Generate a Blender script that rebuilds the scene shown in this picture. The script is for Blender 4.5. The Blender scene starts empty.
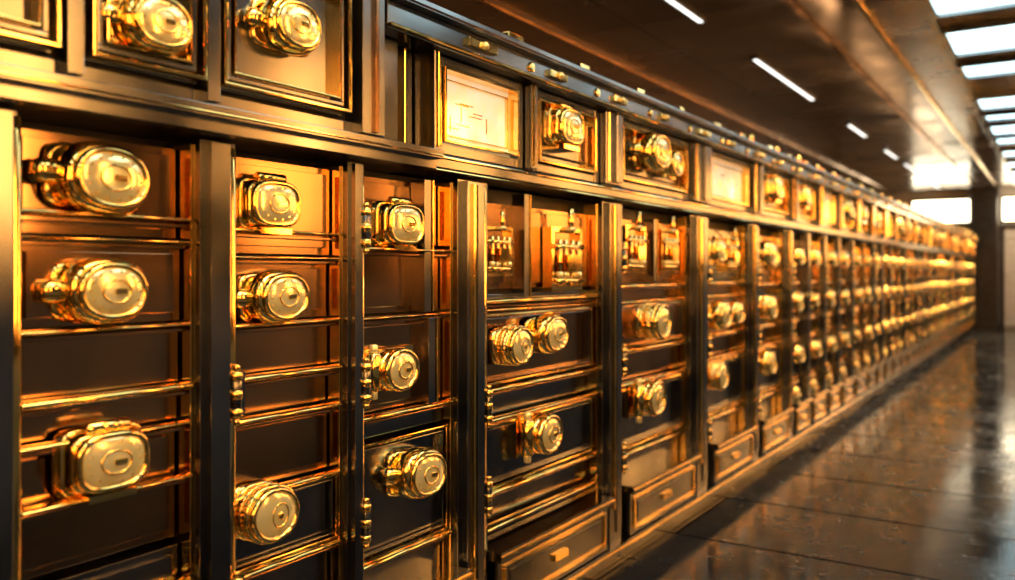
import bpy, math, random
from mathutils import Vector
random.seed(7)
S = bpy.context.scene

# ------------------------------------------------------------------ materials
def newmat(name):
    m = bpy.data.materials.new(name); m.use_nodes = True
    nt = m.node_tree; b = nt.nodes['Principled BSDF']
    return m, nt, b

def metal(name, c1, c2, r1, r2, metallic=1.0, scale=(3, 3, 3), nscale=4.0, bump=0.0, coat=0.0, em=0.0):
    m, nt, b = newmat(name)
    mp = nt.nodes.new('ShaderNodeMapping')
    geo = nt.nodes.new('ShaderNodeNewGeometry')
    nt.links.new(geo.outputs['Position'], mp.inputs[0]); mp.inputs['Scale'].default_value = scale
    n = nt.nodes.new('ShaderNodeTexNoise'); n.inputs['Scale'].default_value = nscale; n.inputs['Detail'].default_value = 4
    nt.links.new(mp.outputs[0], n.inputs['Vector'])
    cr = nt.nodes.new('ShaderNodeMix'); cr.data_type = 'RGBA'
    cr.inputs[6].default_value = (*c1, 1); cr.inputs[7].default_value = (*c2, 1)
    st = nt.nodes.new('ShaderNodeMapRange'); st.inputs[1].default_value = .3; st.inputs[2].default_value = .7
    nt.links.new(n.outputs['Fac'], st.inputs[0])
    nt.links.new(st.outputs[0], cr.inputs[0]); nt.links.new(cr.outputs[2], b.inputs['Base Color'])
    rr = nt.nodes.new('ShaderNodeMapRange'); rr.inputs[1].default_value = .3; rr.inputs[2].default_value = .7
    rr.inputs[3].default_value = r1; rr.inputs[4].default_value = r2
    nt.links.new(n.outputs['Fac'], rr.inputs[0]); nt.links.new(rr.outputs[0], b.inputs['Roughness'])
    b.inputs['Metallic'].default_value = metallic
    b.inputs['Coat Weight'].default_value = coat
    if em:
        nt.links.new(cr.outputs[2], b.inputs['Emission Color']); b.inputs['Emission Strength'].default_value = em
    if bump:
        bp = nt.nodes.new('ShaderNodeBump'); bp.inputs['Strength'].default_value = bump; bp.inputs['Distance'].default_value = .004
        nt.links.new(n.outputs['Fac'], bp.inputs['Height']); nt.links.new(bp.outputs[0], b.inputs['Normal'])
    return m

def emis(name, col, s):
    m, nt, b = newmat(name)
    b.inputs['Base Color'].default_value = (*col, 1)
    b.inputs['Emission Color'].default_value = (*col, 1); b.inputs['Emission Strength'].default_value = s
    return m

M_STEEL = metal('gunmetal_steel', (.175, .185, .195), (.255, .255, .255), .13, .24, scale=(1, 1, 1), nscale=4, bump=.02)
M_GOLD = metal('polished_gold', (1.0, .62, .16), (1.0, .73, .26), .06, .15, nscale=5)
M_DOOR = metal('bronzed_door', (.36, .20, .10), (.46, .27, .135), .11, .23, scale=(1, 1, 1), nscale=3, bump=.03)
M_CREAM = metal('glowing_cream_card_glass', (.92, .78, .46), (1.0, .94, .74), .10, .2, metallic=.0, nscale=4, coat=1, em=.42)  # emission puts the cards' bright lit look into the material
M_DARK = metal('blackened_steel', (.030, .029, .028), (.055, .05, .045), .3, .5, nscale=4)
M_PALE = metal('pale_gold_dial', (1.0, .82, .28), (1.0, .90, .46), .12, .24, metallic=.6, nscale=8, coat=.7)
MATS = [M_STEEL, M_GOLD, M_DOOR, M_CREAM, M_DARK, M_PALE]
ST, GO, DO, CR, DK, PA = range(6)

# ------------------------------------------------------------------ mesh builder
class MB:
    def __init__(s): s.v = []; s.f = []; s.m = []; s.sm = []
    def box(s, x0, x1, y0, y1, z0, z1, mat=0):
        i = len(s.v)
        for x in (x0, x1):
            for y in (y0, y1):
                for z in (z0, z1): s.v.append((x, y, z))
        for f in ((0,1,3,2),(4,6,7,5),(0,4,5,1),(2,3,7,6),(0,2,6,4),(1,5,7,3)):
            s.f.append([i+k for k in f]); s.m.append(mat); s.sm.append(False)
    def frame(s, x0, x1, y0, y1, z0, z1, w, mat=1):
        s.box(x0, x1, y0, y1, z0, z0+w, mat); s.box(x0, x1, y0, y1, z1-w, z1, mat)
        s.box(x0, x1, y0, y0+w, z0+w, z1-w, mat); s.box(x0, x1, y1-w, y1, z0+w, z1-w, mat)
    def lathe(s, prof, c, mat, seg=40, ribs=0, ribamp=0, axis='x', close=True):
        i0 = len(s.v)
        for (a, r1, r2, n) in prof:
            for k in range(seg):
                t = 2*math.pi*k/seg; cc, ss = math.cos(t), math.sin(t)
                r = (abs(cc)**n + abs(ss)**n) ** (-1.0/n)
                if ribs: r *= 1 + ribamp*math.cos(ribs*t)
                u, w = r1*r*cc, r2*r*ss
                if axis == 'x': p = (c[0]+a, c[1]+u, c[2]+w)
                elif axis == 'y': p = (c[0]+w, c[1]+a, c[2]+u)
                else: p = (c[0]+u, c[1]+w, c[2]+a)
                s.v.append(p)
        for j in range(len(prof)-1):
            for k in range(seg):
                a = i0+j*seg+k; b = i0+j*seg+(k+1) % seg
                s.f.append([a, b, b+seg, a+seg]); s.m.append(mat); s.sm.append(True)
        if close:
            s.f.append([i0+k for k in range(seg)][::-1]); s.m.append(mat); s.sm.append(False)
            e = i0+(len(prof)-1)*seg
            s.f.append([e+k for k in range(seg)]); s.m.append(mat); s.sm.append(False)
    def ring(s, x, ry, rz, t, n, mat=1, c=(0, 0), seg=56, dx=None):
        dx = dx or t
        s.lathe([(x+dx*math.sin(a), ry+t*math.cos(a), rz+t*math.cos(a), n) for a in [math.pi*2*k/12 for k in range(13)]], (0, c[0], c[1]), mat, seg, close=False)
    def cyl(s, c, axis, r, L, mat=1, seg=20):
        e = min(r*.25, L*.2)
        s.lathe([(-L/2, r-e, r-e, 2), (-L/2+e, r, r, 2), (L/2-e, r, r, 2), (L/2, r-e, r-e, 2)], c, mat, seg, axis=axis)
    def mesh(s, name):
        me = bpy.data.meshes.new(name); me.from_pydata(s.v, [], s.f)
        for m in MATS: me.materials.append(m)
        me.polygons.foreach_set('material_index', s.m); me.polygons.foreach_set('use_smooth', s.sm)
        me.update(); return me
    def obj(s, name, parent=None, bevel=.004, mats=None):
        me = s.mesh(name)
        if mats:
            me.materials.clear()
            for m in mats: me.materials.append(m)
        o = bpy.data.objects.new(name, me); S.collection.objects.link(o)
        if parent: o.parent = parent; o.matrix_parent_inverse = parent.matrix_world.inverted()
        if bevel:
            b = o.modifiers.new('bevel', 'BEVEL'); b.width = bevel; b.segments = 2; b.limit_method = 'ANGLE'; b.angle_limit = math.radians(50)
        return o

def empty(name, loc):
    e = bpy.data.objects.new(name, None); e.location = loc; e.empty_display_size = .1
    S.collection.objects.link(e); bpy.context.view_layer.update(); return e

# ------------------------------------------------------------------ knob meshes (axis +x, base at x=0)
def dial_face(mb, x, ry, rz, n=2.0, ticks=True, emblem=0):
    mb.ring(x-.002, ry*1.03, rz*1.03, .0065, n, GO, dx=.010)
    dome = .011
    P = []
    for k in range(9):
        ph = math.radians(88-k*10.9); P.append((x+dome*math.cos(ph), ry*.99*math.sin(ph), rz*.99*math.sin(ph), n))
    mb.lathe(P, (0, 0, 0), PA, 56)
    if ticks:
        for k in range(14):
            t = 2*math.pi*k/14; y, z = ry*.80*math.cos(t), rz*.80*math.sin(t)
            mb.lathe([(0, .0022, .0022, 2), (.002, .0015, .0015, 2)], (x+.006, y, z), GO, 8)
    if emblem == 0:
        mb.ring(x+.0105, ry*.46, rz*.46, .0018, 2, GO)
        mb.box(x+.008, x+.014, -ry*.08, ry*.30, -rz*.10, rz*.10, GO)
    elif emblem == 1:
        mb.ring(x+.010, ry*.36, rz*.50, .0016, 2, GO, c=(ry*.1, 0))
        mb.lathe([(0, .007, .009, 2), (.003, .006, .008, 2), (.005, .003, .004, 2)], (x+.010, ry*.1, 0), GO, 20)

def knob_dial():
    mb = MB()
    mb.lathe([(0, .082, .052, 6), (.006, .082, .052, 6), (.010, .077, .047, 5)], (0, 0, 0), GO, 56)
    B = [(.006, .060, .046), (.012, .068, .053), (.020, .0725, .057), (.030, .074, .0585), (.040, .073, .0575), (.048, .070, .055), (.056, .065, .050)]
    mb.lathe([(a, r, q, 2.5) for a, r, q in B], (0, 0, 0), GO, 56)
    dial_face(mb, .058, .056, .043, 2.2)
    mb.lathe([(0, .024, .020, 3), (.022, .024, .020, 3), (.030, .018, .014, 2.5), (.033, .008, .006, 2)], (0, -.082, .0), GO, 28)
    return mb.mesh('dial_knob_mesh')

def knob_ribbed():
    mb = MB()
    mb.lathe([(0, .068, .052, 4), (.01, .068, .052, 4), (.014, .060, .045, 3)], (0, 0, 0), GO, 56)
    mb.lathe([(.010, .058, .050, 2.2), (.052, .058, .050, 2.2)], (0, 0, 0), GO, 192, ribs=30, ribamp=.012)
    mb.ring(.016, .060, .052, .005, 2.2); mb.ring(.034, .061, .053, .003, 2.2); mb.ring(.053, .060, .051, .005, 2.2)
    dial_face(mb, .062, .052, .045, 2, ticks=False, emblem=1)
    return mb.mesh('ribbed_knob_mesh')

def knob_clock():
    mb = MB()
    mb.lathe([(0, .080, .058, 7), (.008, .080, .058, 7), (.012, .070, .052, 6), (.034, .070, .051, 5), (.044, .068, .049, 4)], (0, 0, 0), GO, 64)
    mb.ring(.016, .072, .053, .005, 6)
    dial_face(mb, .050, .060, .044, 3.0)
    mb.box(-.0, .05, -.044, .044, -.066, -.054, GO)
    mb.cyl((.03, 0, .058), 'y', .011, .08, GO)
    return mb.mesh('clock_knob_mesh')

def knob_barrel():
    mb = MB()
    mb.box(0, .012, -.078, .078, -.042, .042, GO)
    mb.lathe([(.010, .048, .040, 3), (.016, .052, .043, 2.6), (.035, .052, .043, 2.4), (.045, .047, .038, 2.2)], (0, 0, 0), GO, 48)
    dial_face(mb, .048, .043, .036, ticks=False)
    mb.cyl((.028, -.060, 0), 'z', .014, .075, GO)
    mb.cyl((.028, -.060, .043), 'z', .008, .02, PA)
    mb.cyl((.028, -.060, -.043), 'z', .008, .02, PA)
    return mb.mesh('barrel_knob_mesh')

def latch_cage():
    mb = MB()
    mb.box(0, .010, -.085, .085, -.085, .085, DO)
    mb.frame(.0, .030, -.090, .090, -.090, .090, .012, GO)
    for y in (-.055, -.020, .020, .055):
        mb.cyl((.035, y, -.01), 'z', .007, .13, GO, 14)
        mb.cyl((.035, y, -.045), 'z', .011, .018, PA, 14)
    mb.cyl((.035, 0, .035), 'y', .008, .17, GO, 14)
    mb.cyl((.035, 0, -.062), 'y', .008, .17, GO, 14)
    mb.box(.02, .055, -.030, .030, -.035, .012, GO)
    mb.cyl((.040, 0, .11), 'z', .009, .07, GO, 14)
    mb.cyl((.040, 0, .085), 'z', .017, .012, PA, 16)
    return mb.mesh('latch_cage_mesh')

def hinge():
    mb = MB()
    mb.cyl((.012, 0, 0), 'z', .0115, .11, ST, 18)
    for a in (-.042, .0, .042):
        mb.cyl((.012, 0, a), 'z', .0135, .024, GO, 18)
    mb.cyl((.012, 0, .062), 'z', .008, .014, GO, 16); mb.cyl((.012, 0, -.062), 'z', .008, .014, GO, 16)
    mb.box(0, .006, -.028, .028, -.05, .05, ST)
    return mb.mesh('hinge_mesh')

KM = {'d': knob_dial(), 'r': knob_ribbed(), 'c': knob_clock(), 'b': knob_barrel(), 'l': latch_cage(), 'h': hinge()}
KN = {'d': 'dial_knob', 'r': 'ribbed_knob', 'c': 'clock_knob', 'b': 'barrel_lock', 'l': 'latch_cage', 'h': 'hinge'}
def put(kind, x, y, z, parent, s=1.0, rx=0.0):
    o = bpy.data.objects.new(KN[kind], KM[kind]); S.collection.objects.link(o)
    o.location = (x, y, z); o.scale = (s, s, s); o.rotation_euler = (rx, 0, 0)
    o.parent = parent; o.matrix_parent_inverse = parent.matrix_world.inverted()
    return o

# ------------------------------------------------------------------ lower cabinet columns
def column(y0, y1, pw, cuts, ledges, knobs, frames=(), hinges=(), vdiv=(), steel_from=.90, drawer=True, far=False):
    e = empty('safe_deposit_cabinet', (-.4, (y0+y1)/2, 0))
    mb = MB()
    yr = y1+pw; W = y1-y0
    mb.box(-.85, -.12, y0+.001, yr-.001, .12, 1.60, DK)
    cuts = sorted(cuts)
    for a, b in zip(cuts[:-1], cuts[1:]):
        rec = random.uniform(-.022, .002)
        mat = ST if b < steel_from or random.random() < .10 else DO
        mb.box(-.12, -.050+rec, y0+.012, y1-.012, a+.009, b-.009, mat)
        if b-a > .14:
            mb.box(-.08, -.040+rec, y0+.032, y1-.032, a+.028, b-.026, mat)
    for (z, t, dep) in ledges:
        xm = -.03+dep*.5
        mb.lathe([(-W/2+.008, t*.55, .014+dep*.3, 2.4), (W/2-.008, t*.55, .014+dep*.3, 2.4)], (xm-.006, (y0+y1)/2, z), GO, 20, axis='y')
        mb.box(-.06, -.034+dep*.6, y0+.012, y1-.012, z-t/2-.012, z-t/2-.005, DO)
    for (fy0, fy1, fz0, fz1, w) in frames:
        mb.frame(-.055, -.020, fy0, fy1, fz0, fz1, w, GO)
        mb.frame(-.055, -.026, fy0+w*2, fy1-w*2, fz0+w*2, fz1-w*2, w*.4, ST)
    for (vy, vz0, vz1) in vdiv:
        mb.box(-.06, -.005, vy-.016, vy+.016, vz0, vz1, ST)
        mb.box(-.06, .0, vy+.018, vy+.024, vz0, vz1, GO)
    H = 1.285
    mb.lathe([(-H/2, .004, .016, 2.2), (H/2, .004, .016, 2.2)], (-.030, y0+.0035, .3+H/2), GO, 16, axis='z')
    mb.box(-.08, -.03, y0, y0+.006, .30, 1.585, DO)
    mb.box(-.08, -.018, y1-.006, y1, .30, 1.585, GO if not far else ST)
    mb.box(-.07, -.024, y0+.007, y0+.014, .30, 1.585, ST)
    mb.box(-.12, .006, y1+.001, yr-.001, .12, 1.595, ST)
    if pw > .05:
        mb.box(0, .026, y1+pw*.16, y1+pw*.70, .14, 1.59, ST)
        mb.lathe([(-H/2, .0045, .012, 2), (H/2, .0045, .012, 2)], (.008, y1+pw*.86, .3+H/2), GO, 16, axis='z')
        if pw > .12:
            mb.box(0, .036, y1+pw*.30, y1+pw*.36, .30, 1.58, GO)
            mb.box(0, .034, y1+pw*.44, y1+pw*.66, .20, 1.58, ST)
    else:
        mb.box(0, .016, y1+pw*.3, y1+pw*.7, .30, 1.58, GO)
    if drawer:
        mb.box(-.12, .035, y0+.02, y1-.01, .155, .335, ST)
        mb.frame(.03, .044, y0+.05, y1-.04, .175, .315, .010, GO)
        mb.box(.03, .040, y0+.09, y1-.08, .20, .29, ST)
        mb.box(.03, .052, (y0+y1)/2-.05, (y0+y1)/2+.05, .235, .262, GO)
        mb.box(-.12, .060, y0+.0, y1+.0, .34, .372, ST)
        mb.box(.055, .066, y0+.0, y1+.0, .352, .362, GO)
    mb.box(-.12, .050, y0, yr, .115, .150, ST)
    mb.box(.045, .056, y0, yr, .130, .138, GO)
    mb.obj('carcass', e)
    for k in knobs:
        kind, ky, kz = k[0], k[1], k[2]; s = k[3] if len(k) > 3 else 1
        dy = .012 if kind != 'l' else 0
        put(kind, -.045, ky+dy, kz, e, s, random.uniform(-.12, .12) if kind in 'dr' else 0)
    for hz in hinges:
        put('h', .016 if pw > .05 else .008, y1+pw*.85, hz, e)
    return e

L0 = ((.75,.012,.02),(1.05,.012,.02),(1.32,.012,.02)); C0 = (.15,.45,.75,1.05,1.32,1.585)
column(-1.2, -.72, .06, C0, L0, (('d',-.96,1.46),('r',-.96,1.2),('d',-.96,.9)))
column(-.66, -.24, .06, C0, L0, (('d',-.45,1.46),('d',-.45,1.2),('c',-.45,.9)))
column(-.18, .25, .06, C0, L0, (('c',.03,1.46),('d',.03,1.2),('d',.03,.9)))
column(.31, .755, .06, (.15,.45,.75,1.05,1.36,1.585), ((.85,.012,.02),(1.05,.012,.02),(1.42,.012,.02)), (('d',.53,1.48),('r',.53,1.24),('d',.53,.92)))
column(.82, 1.205, .098, (.15,.42,.70,.965,1.048,1.183,1.366,1.585),
       ((1.415,.009,.016),(1.366,.005,.008),(1.185,.008,.014),(1.049,.016,.022),(.967,.010,.012),(.851,.009,.022),(.62,.010,.015)),
       (('d',.975,1.486,1.24),('d',.980,1.262,1.16),('c',.985,.922,1.16)), hinges=(1.02,.55))
column(1.305, 1.670, .058, (.15,.42,.58,.765,.945,1.045,1.172,1.336,1.585),
       ((1.400,.009,.016),(1.336,.005,.009),(1.173,.009,.014),(1.046,.015,.022),(.947,.013,.022),(.767,.011,.016),(.581,.014,.02)),
       (('c',1.410,1.465,1.10),('d',1.43,1.240,1.15),('r',1.385,.722,1.25)), frames=((1.315,1.66,.59,.76,.006),), hinges=(1.0,1.42,.62))
column(1.73, 2.165, .168, (.15,.48,.82,.891,1.17,1.375,1.585),
       ((1.365,.010,.030),(1.17,.006,.010),(.891,.013,.020),(.479,.014,.02)),
       (('c',1.893,1.438,1.15),('b',1.860,1.021,1.45),('d',1.975,.700,1.3)), frames=((1.745,2.15,.487,.818,.008),), hinges=(.86,.56),
       vdiv=((2.03,1.18,1.58),(2.05,.90,1.16)))
column(2.335, 3.18, .19, (.15,.39,.548,.795,.898,1.19,1.232,1.55),
       ((1.20,.014,.024),(1.17,.008,.012),(.898,.014,.020),(.795,.010,.016),(.548,.014,.02),(.434,.012,.03)),
       (('l',2.44,1.37,.95),('l',2.90,1.35,1.35),('r',2.49,1.044,1.25),('d',2.74,1.070,1.3),('b',2.68,.708,1.7)),
       frames=((2.36,3.14,.560,.780,.008),(2.36,3.14,.915,1.155,.007)), hinges=(1.36,.92,.50), vdiv=((2.60,1.21,1.58),))
column(3.372, 4.185, .265, (.15,.29,.49,.80,.947,1.165,1.237,1.55),
       ((1.237,.014,.024),(1.165,.010,.014),(.947,.014,.020),(.80,.012,.020),(.489,.014,.02)),
       (('l',3.55,1.40,1.2),('l',3.95,1.40,1.2),('r',3.70,1.07,1.55),('b',3.64,.72,1.9)),
       frames=((3.40,4.15,.505,.780,.010),(3.40,4.15,.962,1.15,.008)), hinges=(1.3,.90,.45), vdiv=((3.76,1.25,1.55),))
column(4.452, 5.155, .185, (.15,.29,.49,.82,.95,1.165,1.237,1.55),
       ((1.237,.016,.024),(1.165,.012,.014),(.95,.016,.020),(.82,.012,.020),(.489,.016,.02)),
       (('c',4.62,1.42,1.2),('l',4.92,1.40,1.1),('d',4.64,1.06,1.4),('r',4.57,.725,1.4),('d',4.92,1.06,1.2)),
       frames=((4.47,5.13,.505,.80,.010),), hinges=(1.3,.90,.45))
column(5.34, 5.985, .16, (.15,.29,.49,.82,.95,1.2,1.55),
       ((1.22,.016,.024),(.95,.016,.020),(.82,.012,.020),(.489,.016,.02)),
       (('d',5.55,1.42,1.4),('r',5.55,1.07,1.4),('d',5.55,.71,1.4),('l',5.83,1.4,.9)), frames=((5.36,5.96,.505,.80,.012),), hinges=(1.3,.9))
y = 6.147
i = 0
while y < 21.2:
    w = random.choice((.50, .54, .58)); pw = random.choice((.045, .08, .10))
    kk = [random.choice('drcb') for _ in range(4)]
    yc = y+(w-pw)*.5
    column(y, y+w-pw, pw, (.15,.30,.50,.82,.95,1.2,1.55),
           ((1.22,.018,.028),(.95,.018,.026),(.82,.014,.022),(.50,.016,.026)),
           ((kk[0],yc,1.41,1.2),(kk[1],yc,1.08,1.2),(kk[2],yc,.70,1.2),(random.choice('dr'),yc,.42,.8)),
           frames=((y+.02,y+w-pw-.02,.52,.80,.012),(y+.02,y+w-pw-.02,.965,1.19,.010)), hinges=(1.3,.9,.5) if i % 2 else (), far=(i % 3 == 0))
    y += w; i += 1
YEND = y

# ------------------------------------------------------------------ upper tier (one bank of lockers)
ut = empty('upper_locker_bank', (-.4, 10, 1.66))
def upper_box(y0, y1, kind, kz=1.845, ks=1.1, x=.03):
    e = ut
    mb = MB()
    mb.box(-.85, x-.05, y0, y1, 1.66, 1.955, DK)
    mb.box(-.1, x, y0, y0+.035, 1.66, 1.955, ST); mb.box(-.1, x, y1-.035, y1, 1.66, 1.955, ST)
    mb.box(-.1, x, y0+.035, y1-.035, 1.66, 1.69, ST); mb.box(-.1, x, y0+.035, y1-.035, 1.93, 1.955, ST)
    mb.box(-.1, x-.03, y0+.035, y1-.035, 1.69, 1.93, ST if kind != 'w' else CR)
    mb.frame(x-.03, x+.012, y0+.040, y1-.040, 1.695, 1.925, .009, GO)
    mb.box(x-.002, x+.014, y0+.012, y0+.020, 1.68, 1.94, GO)
    if kind == 'w':
        mb.frame(x-.03, x-.018, y0+.065, y1-.065, 1.722, 1.898, .004, GO)
        w = y1-y0
        rr = random.Random(int(y0*100))
        for q in range(9):
            a = y0+w*rr.uniform(.2, .7); L = w*rr.uniform(.04, .18); z = rr.uniform(1.74, 1.875)
            if q % 3: mb.box(x-.031, x-.028, a, a+L, z, z+.004, GO)
            else: mb.box(x-.031, x-.028, a, a+.006, z, min(z+.05, 1.89), GO)
    else:
        mb.frame(x-.03, x-.016, y0+.075, y1-.075, 1.73, 1.89, .006, DO)
    mb.obj('locker_body', e, .003)
    if kind == 'k': put('c', x-.03, (y0+y1)/2-.03, kz, e, ks)
    if kind == 'd':
        put('d', x-.03, (y0+y1)/2-.08, kz, e, ks*1.1); put('b', x-.03, (y0+y1)/2+.16, kz-.03, e, ks)
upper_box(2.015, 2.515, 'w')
upper_box(2.575, 3.10, 'k', ks=1.3)
upper_box(3.27, 4.10, 'd', ks=1.4)
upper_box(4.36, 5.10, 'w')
upper_box(5.28, 5.98, 'k', ks=1.4)
y = 6.10; i = 0
while y < YEND-.5:
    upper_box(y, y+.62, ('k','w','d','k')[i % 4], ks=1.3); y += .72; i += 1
mb = MB()
mb.box(-.85, .0, 1.975, YEND, 1.605, 1.658, ST)
mb.box(-.02, .045, 1.99, YEND, 1.612, 1.652, ST)
mb.box(.04, .052, 1.99, YEND, 1.640, 1.648, GO)
mb.box(.0, .050, 1.99, YEND, 1.602, 1.608, GO)
for (a, b) in ((1.975, 2.01), (2.52, 2.57), (3.105, 3.265), (4.105, 4.355), (5.105, 5.275), (5.985, 6.095)):
    mb.box(-.85, .060, a+.004, b-.004, 1.66, 1.955, ST)
    mb.box(.055, .070, a+.010, a+.018, 1.67, 1.95, GO)
    if b-a > .09: mb.box(.055, .076, a+(b-a)*.45, a+(b-a)*.8, 1.67, 1.95, ST)
y = 6.10+.62
while y < YEND-.5:
    mb.box(-.1, .070, y+.01, y+.09, 1.66, 1.955, ST); mb.box(.06, .085, y+.03, y+.06, 1.66, 1.955, GO); y += .72
mb.obj('upper_frame', ut)
# top rail with gold cleats
mb = MB()
mb.box(-.90, .085, 1.74, YEND, 1.958, 2.035, ST)
mb.box(-.90, .115, 1.74, YEND, 2.035, 2.062, ST)
mb.box(.08, .100, 1.74, YEND, 1.962, 1.972, GO)
mb.box(.110, .119, 1.74, YEND, 2.040, 2.046, DO)
y = 2.1
while y < YEND:
    L = random.uniform(.08, .18)
    mb.box(.08, .100, y, y+L, 1.990, 2.016, GO)
    mb.lathe([(0, .014, .014, 2), (.012, .012, .012, 2), (.018, .004, .004, 2)], (.098, y+L*.5, 2.003), PA, 16)
    mb.box(.04, .10, y+.22, y+.22+L*.6, 2.062, 2.084, GO)
    mb.lathe([(0, .018, .018, 2), (.010, .016, .016, 2)], (.084, y+.38, 2.0), GO, 16)
    y += random.uniform(.42, .6)
y = 5.0
while y < YEND:
    mb.cyl((.06, y, 2.087), 'z', .026, .05, GO, 14); y += .55
mb.obj('rail', ut)

# ------------------------------------------------------------------ overhead cabinet (left, projecting)
oe = empty('overhead_cabinet', (-.4, 1.0, 1.6))
mb = MB()
mb.box(-.85, .075, -1.2, 1.97, 1.600, 1.652, ST)
mb.box(-.85, .100, -1.2, 1.97, 1.628, 1.655, ST)
mb.box(.095, .104, -1.2, 1.97, 1.634, 1.639, GO)
mb.box(-.85, .05, -1.2, 1.72, 1.655, 2.30, DK)
mb.box(-.85, -.02, 1.722, 1.972, 1.655, 1.955, ST)
mb.box(-.02, .02, 1.80, 1.86, 1.655, 1.955, ST); mb.box(-.02, .012, 1.90, 1.912, 1.66, 1.95, GO)
mb.box(.0, .075, -1.2, 1.70, 1.655, 1.685, ST)
cells = [(-1.14,-.72),(-.68,-.26),(-.22,.20),(.26,.84),(.90,1.150),(1.195,1.585)]
for (a, b) in cells:
    mb.box(.04, .070, a, b, 1.695, 2.28, ST)
    mb.frame(.065, .105, a, b, 1.700, 2.02, .008, GO)
    mb.frame(.065, .092, a+.016, b-.016, 1.716, 2.004, .010, ST)
    mb.frame(.065, .098, a+.032, b-.032, 1.732, 1.988, .004, GO)
for a in (-.70,-.24,.23,.87,1.172,1.64):
    mb.box(.04, .100, a-.016, a+.016, 1.66, 2.29, ST)
mb.box(.04, .112, 1.615, 1.70, 1.655, 2.29, ST)
mb.box(.10, .122, 1.655, 1.668, 1.66, 2.28, DO)
mb.box(-.85, .13, -1.2, 1.72, 2.28, 2.34, ST)
mb.obj('overhead_body', oe)
put('d', .068, 1.030, 1.790, oe, 1.02); put('d', .068, 1.38, 1.870, oe, 1.08)
put('c', .068, .52, 1.83, oe, 1.1); put('d', .068, -.01, 1.83, oe, 1.1); put('d', .068, -.47, 1.83, oe, 1.1)

# plinth
pl = MB(); pl.box(-.85, -.065, -1.2, YEND, 0, .115, ST); pl.box(-.07, -.058, -1.2, YEND, .02, .05, ST)
pl.obj('cabinet_plinth', None, .003)

# ------------------------------------------------------------------ room shell
XL, XR, YB, YF, ZC = -3.0, 2.9, -2.6, 22.4, 3.2
def shell(name, b, mat):
    m = MB(); m.box(*b, 0); o = m.obj(name, None, 0, [mat]); return o
def N(nt, t, **kw):
    n = nt.nodes.new(t)
    for k, v in kw.items(): n.inputs[k.replace('_', ' ')].default_value = v
    return n
# floor
m, nt, b = newmat('wet_slab_floor')
geo = nt.nodes.new('ShaderNodeNewGeometry')
br = N(nt, 'ShaderNodeTexBrick', Scale=1.0, Brick_Width=3.1, Row_Height=.80, Mortar_Size=.009, Mortar_Smooth=.2)
nt.links.new(geo.outputs['Position'], br.inputs['Vector'])
n1 = N(nt, 'ShaderNodeTexNoise', Scale=1.3, Detail=8, Roughness=.62)
nt.links.new(geo.outputs['Position'], n1.inputs['Vector'])
n2 = N(nt, 'ShaderNodeTexNoise', Scale=7, Detail=6, Roughness=.62)
nt.links.new(geo.outputs['Position'], n2.inputs['Vector'])
mr = N(nt, 'ShaderNodeMapRange'); mr.inputs[1].default_value = .42; mr.inputs[2].default_value = .60; mr.inputs[3].default_value = .09; mr.inputs[4].default_value = .22
nt.links.new(n1.outputs['Fac'], mr.inputs[0])
sp = N(nt, 'ShaderNodeMapRange'); sp.inputs[1].default_value = .58; sp.inputs[2].default_value = .66; sp.inputs[3].default_value = 0; sp.inputs[4].default_value = .18
nt.links.new(n2.outputs['Fac'], sp.inputs[0])
ad = nt.nodes.new('ShaderNodeMath'); ad.operation = 'ADD'; nt.links.new(mr.outputs[0], ad.inputs[0]); nt.links.new(sp.outputs[0], ad.inputs[1])
nt.links.new(ad.outputs[0], b.inputs['Roughness'])
mx = nt.nodes.new('ShaderNodeMix'); mx.data_type = 'RGBA'; mx.inputs[6].default_value = (.008, .009, .011, 1); mx.inputs[7].default_value = (.028, .031, .035, 1)
nt.links.new(n1.outputs['Fac'], mx.inputs[0])
mx2 = nt.nodes.new('ShaderNodeMix'); mx2.data_type = 'RGBA'; mx2.inputs[7].default_value = (.003, .003, .003, 1)
nt.links.new(mx.outputs[2], mx2.inputs[6]); nt.links.new(br.outputs['Fac'], mx2.inputs[0]); nt.links.new(mx2.outputs[2], b.inputs['Base Color'])
sl = N(nt, 'ShaderNodeMapRange'); sl.inputs[3].default_value = .5; sl.inputs[4].default_value = 0.0
nt.links.new(br.outputs['Fac'], sl.inputs[0]); nt.links.new(sl.outputs[0], b.inputs['Specular IOR Level'])
ma = nt.nodes.new('ShaderNodeMath'); ma.operation = 'MULTIPLY_ADD'; ma.inputs[1].default_value = -3.5
nt.links.new(br.outputs['Fac'], ma.inputs[0]); nt.links.new(n2.outputs['Fac'], ma.inputs[2])
bp = nt.nodes.new('ShaderNodeBump'); bp.inputs['Strength'].default_value = .22; bp.inputs['Distance'].default_value = .006
nt.links.new(ma.outputs[0], bp.inputs['Height']); nt.links.new(bp.outputs[0], b.inputs['Normal'])
shell('floor', (XL, XR, YB, YF, -.1, 0), m)

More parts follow.
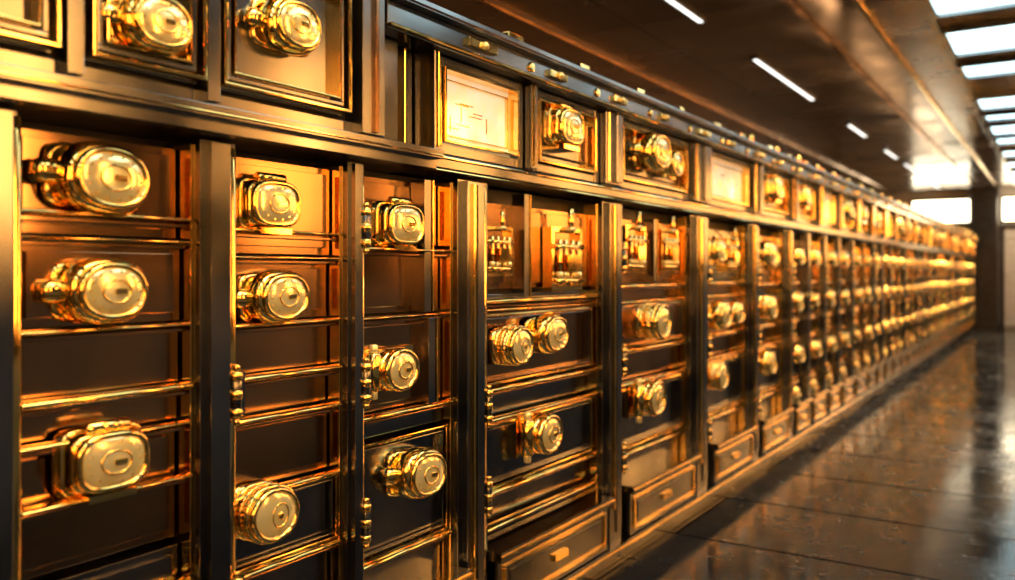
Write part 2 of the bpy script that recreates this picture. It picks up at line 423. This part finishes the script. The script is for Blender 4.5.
# ceiling
m, nt, b = newmat('bronze_ceiling_panels')
geo = nt.nodes.new('ShaderNodeNewGeometry')
br = N(nt, 'ShaderNodeTexBrick', Scale=1.0, Brick_Width=1.15, Row_Height=1.5, Mortar_Size=.014); br.offset = 0
br.inputs['Color1'].default_value = (.14, .105, .08, 1); br.inputs['Color2'].default_value = (.23, .17, .125, 1); br.inputs['Mortar'].default_value = (.02, .014, .01, 1)
nt.links.new(geo.outputs['Position'], br.inputs['Vector'])
n1 = N(nt, 'ShaderNodeTexNoise', Scale=1.2, Detail=5)
nt.links.new(geo.outputs['Position'], n1.inputs['Vector'])
mr = N(nt, 'ShaderNodeMapRange'); mr.inputs[1].default_value = .35; mr.inputs[2].default_value = .65; mr.inputs[3].default_value = .12; mr.inputs[4].default_value = .30
nt.links.new(n1.outputs['Fac'], mr.inputs[0]); nt.links.new(mr.outputs[0], b.inputs['Roughness'])
nt.links.new(br.outputs['Color'], b.inputs['Base Color']); b.inputs['Metallic'].default_value = .75
bp = nt.nodes.new('ShaderNodeBump'); bp.inputs['Strength'].default_value = .5; bp.inputs['Distance'].default_value = .01; bp.invert = True
nt.links.new(br.outputs['Fac'], bp.inputs['Height']); nt.links.new(bp.outputs[0], b.inputs['Normal'])
shell('ceiling', (XL, XR, YB, YF, ZC, ZC+.1), m)

M_WALL = metal('dark_bronze_wall', (.020, .018, .016), (.040, .032, .026), .35, .55, metallic=.3, scale=(1, 1, 1), nscale=2)
M_REFL = metal('grey_blue_reflector', (.18, .21, .24), (.25, .29, .32), .35, .5, metallic=0, scale=(1, 1, 1), nscale=2)
M_WALLL = metal('bronze_wall', (.12, .075, .045), (.20, .12, .07), .35, .55, metallic=.3, scale=(1, 1, 1), nscale=2)
M_END = metal('pale_end_wall', (.38, .33, .26), (.46, .40, .32), .4, .6, metallic=0, nscale=2)
shell('wall_left', (XL-.1, XL, YB, YF, 0, ZC), M_WALLL)
shell('wall_right', (XR, XR+.1, YB, YF, 0, ZC), M_WALL)
shell('wall_back', (XL, XR, YB-.1, YB, 0, ZC), M_WALL)
shell('wall_end', (XL, XR, YF, YF+.1, 0, ZC), M_END)
t = MB(); yy = YB+.02
while yy < YF-2: t.box(XR-.025, XR, yy, yy+1.16, .02, 1.15, 0); yy += 1.2
t.box(XR-.04, XR, YB, YF-.7, 1.15, 1.2, 0)
t.obj('added_reflector_right', None, .006, [M_REFL])  # added grey reflector on the unseen wall, cools the lower doors

for k, (x, w, mt) in enumerate(((-1.75, .03, M_DOOR), (.02, .05, M_DOOR), (.42, .035, M_GOLD), (.80, .06, M_STEEL))):
    t = MB(); t.box(x-w/2, x+w/2, YB, YF, ZC-.03, ZC, 0); t.obj('trim_%d' % (k+1), None, .004, [mt])

# skylights
M_SKY = emis('daylight_pane', (.60, .90, 1.0), 3.2)
sky = [(-2.2,-1.4),(-.6,.3),(.8,1.7),(2.4,3.3),(4.2,5.1),(6.1,6.9),(7.4,8.25),(8.7,9.25),(10.45,11.15),(11.6,12.0),(12.5,13.3),(13.7,14.3),(15.2,15.9),(16.8,17.5),(18.4,19.2),(20.0,20.7)]
for (a, c) in sky:
    e = empty('skylight', (1.7, (a+c)/2, ZC))
    t = MB(); t.box(.86, 2.6, a, c, ZC-.02, ZC, 0); t.obj('pane', e, 0, [M_SKY])
    t = MB()
    t.box(.82, .86, a-.04, c+.04, ZC-.05, ZC, 0); t.box(2.6, 2.64, a-.04, c+.04, ZC-.05, ZC, 0)
    t.box(.86, 2.6, a-.04, a, ZC-.05, ZC, 0); t.box(.86, 2.6, c, c+.04, ZC-.05, ZC, 0)
    for q in (1.44, 2.02): t.box(q-.012, q+.012, a, c, ZC-.035, ZC, 0)
    t.obj('frame', e, .004, [M_STEEL])
M_STRIP = emis('strip_light_diffuser', (.92, .97, .95), 2.2)
for (a, c) in ((-1.8,.2),(1.2,3.2),(4.3,6.15),(7.5,9.6),(11.5,12.6),(14.2,15.3),(16.2,17.7),(19.2,21.2)):
    e = empty('strip_light', (-.66, (a+c)/2, ZC))
    t = MB(); t.box(-.695, -.625, a-.03, c+.03, ZC-.020, ZC, 0); t.obj('housing', e, .004, [M_DARK])
    t = MB(); t.box(-.677, -.643, a, c, ZC-.025, ZC-.015, 0); t.obj('diffuser', e, 0, [M_STRIP])
# added glowing panels on unseen right and back walls, for warm reflections
M_WARM = emis('added_panel_glow', (1.0, .44, .10), 22)
def fill_panel(x, y, nx, ny, z0=1.5, z1=2.75, hw=.13):
    e = empty('added_warm_panel', (x, y, 1.6))
    t = MB()
    if nx: t.box(min(x, x+nx*.04), max(x, x+nx*.04), y-hw-.07, y+hw+.07, z0-.1, z1+.1, 0)
    else: t.box(x-hw-.07, x+hw+.07, min(y, y+ny*.04), max(y, y+ny*.04), z0-.1, z1+.1, 0)
    t.obj('backplate', e, .006, [M_GOLD])
    t = MB()
    if nx: t.box(min(x+nx*.04, x+nx*.09), max(x+nx*.04, x+nx*.09), y-hw, y+hw, z0, z1, 0)
    else: t.box(x-hw, x+hw, min(y+ny*.04, y+ny*.09), max(y+ny*.04, y+ny*.09), z0, z1, 0)
    t.obj('diffuser', e, .01, [M_WARM])
y = -1.6
while y < YF-.6:
    fill_panel(XR, y, -1, 0); y += 1.9
for x in (0.8, 2.1): fill_panel(x, YB, 0, 1)

# end wall windows, pillar, shutter
M_WIN = emis('bright_window_pane', (1.0, .86, .60), 8)
for k, (a, c) in enumerate(((-1.35, -.15), (.52, 1.7), (1.8, 2.8))):
    e = empty('window_%d' % (k+1), ((a+c)/2, YF, 2.7))
    t = MB(); t.box(a, c, YF-.03, YF, 2.47, 2.98, 0); t.obj('pane', e, 0, [M_WIN])
    t = MB()
    t.box(a-.04, c+.04, YF-.06, YF, 2.43, 2.47, 0); t.box(a-.04, c+.04, YF-.06, YF, 2.98, 3.02, 0)
    t.box(a-.04, a, YF-.06, YF, 2.47, 2.98, 0); t.box(c, c+.04, YF-.06, YF, 2.47, 2.98, 0); t.obj('frame', e, .004, [M_DARK])
t = MB(); t.box(-.06, .44, YF-.55, YF-.06, 0, ZC, 0); t.box(-.09, .47, YF-.58, YF-.03, 0, .15, 0); t.box(-.09, .47, YF-.58, YF-.03, 3.0, ZC, 0)
t.obj('pillar', None, .01, [M_DARK])
e = empty('door_1', (1.6, YF, 0))
t = MB()
for k in range(11): t.box(.55, 2.75, YF-.06+.01*(k % 2), YF, .06+k*.2, .06+k*.2+.185, 0)
t.obj('shutter_slats', e, .008, [M_END])
t = MB(); t.box(.48, .55, YF-.1, YF, 0, 2.38, 0); t.box(2.75, 2.82, YF-.1, YF, 0, 2.38, 0); t.box(.48, 2.82, YF-.1, YF, 2.28, 2.38, 0)
t.obj('shutter_frame', e, .006, [M_DARK])

# ------------------------------------------------------------------ area lights
def area(name, loc, rot, sx, sy, col, pw, spread=180):
    l = bpy.data.lights.new(name, 'AREA'); l.shape = 'RECTANGLE'; l.size = sx; l.size_y = sy; l.color = col; l.energy = pw
    l.spread = math.radians(spread)
    o = bpy.data.objects.new(name, l); o.location = loc; o.rotation_euler = rot; S.collection.objects.link(o); return o
for y, p in ((1.5, 8), (6, 14), (10.5, 30), (15, 55), (19.5, 75)):
    area('added_warm_fill', (.74, y, 3.12), (0, math.radians(24), 0), .12, 1.6, (1.0, .66, .30), p, 75)  # added warm fill aimed at the cabinet fronts, no fixture
# added unseen uplights above the cabinets, brightening ceiling and left wall
for y in (3, 8, 13, 18):
    area('added_uplight', (-.5, y, 2.16), (0, math.radians(180-20), 0), .15, 4.0, (1.0, .55, .24), 13)
# area light without a fixture, aimed at the end wall
area('end_wall_light', (1.3, YF-1.6, 3.05), (math.radians(35), 0, 0), .8, .3, (1.0, .86, .66), 45)

w = bpy.data.worlds.new('world'); S.world = w; w.use_nodes = True
w.node_tree.nodes['Background'].inputs[0].default_value = (.5, .4, .3, 1); w.node_tree.nodes['Background'].inputs[1].default_value = .1

# ------------------------------------------------------------------ camera
F = 850.0; TH = math.atan(552/F)
cd = bpy.data.cameras.new('camera'); cam = bpy.data.objects.new('camera', cd); S.collection.objects.link(cam)
cam.location = (1.6, 0, 1.3); cam.rotation_euler = (math.radians(90), 0, TH)
cd.sensor_width = 36; cd.lens = 36*F/1015; cd.shift_y = -18/1015
cd.dof.use_dof = True; cd.dof.focus_distance = 2.4; cd.dof.aperture_fstop = 1.6
cd.clip_start = .05
S.camera = cam
S.view_settings.view_transform = 'Standard'
S.view_settings.look = 'None'
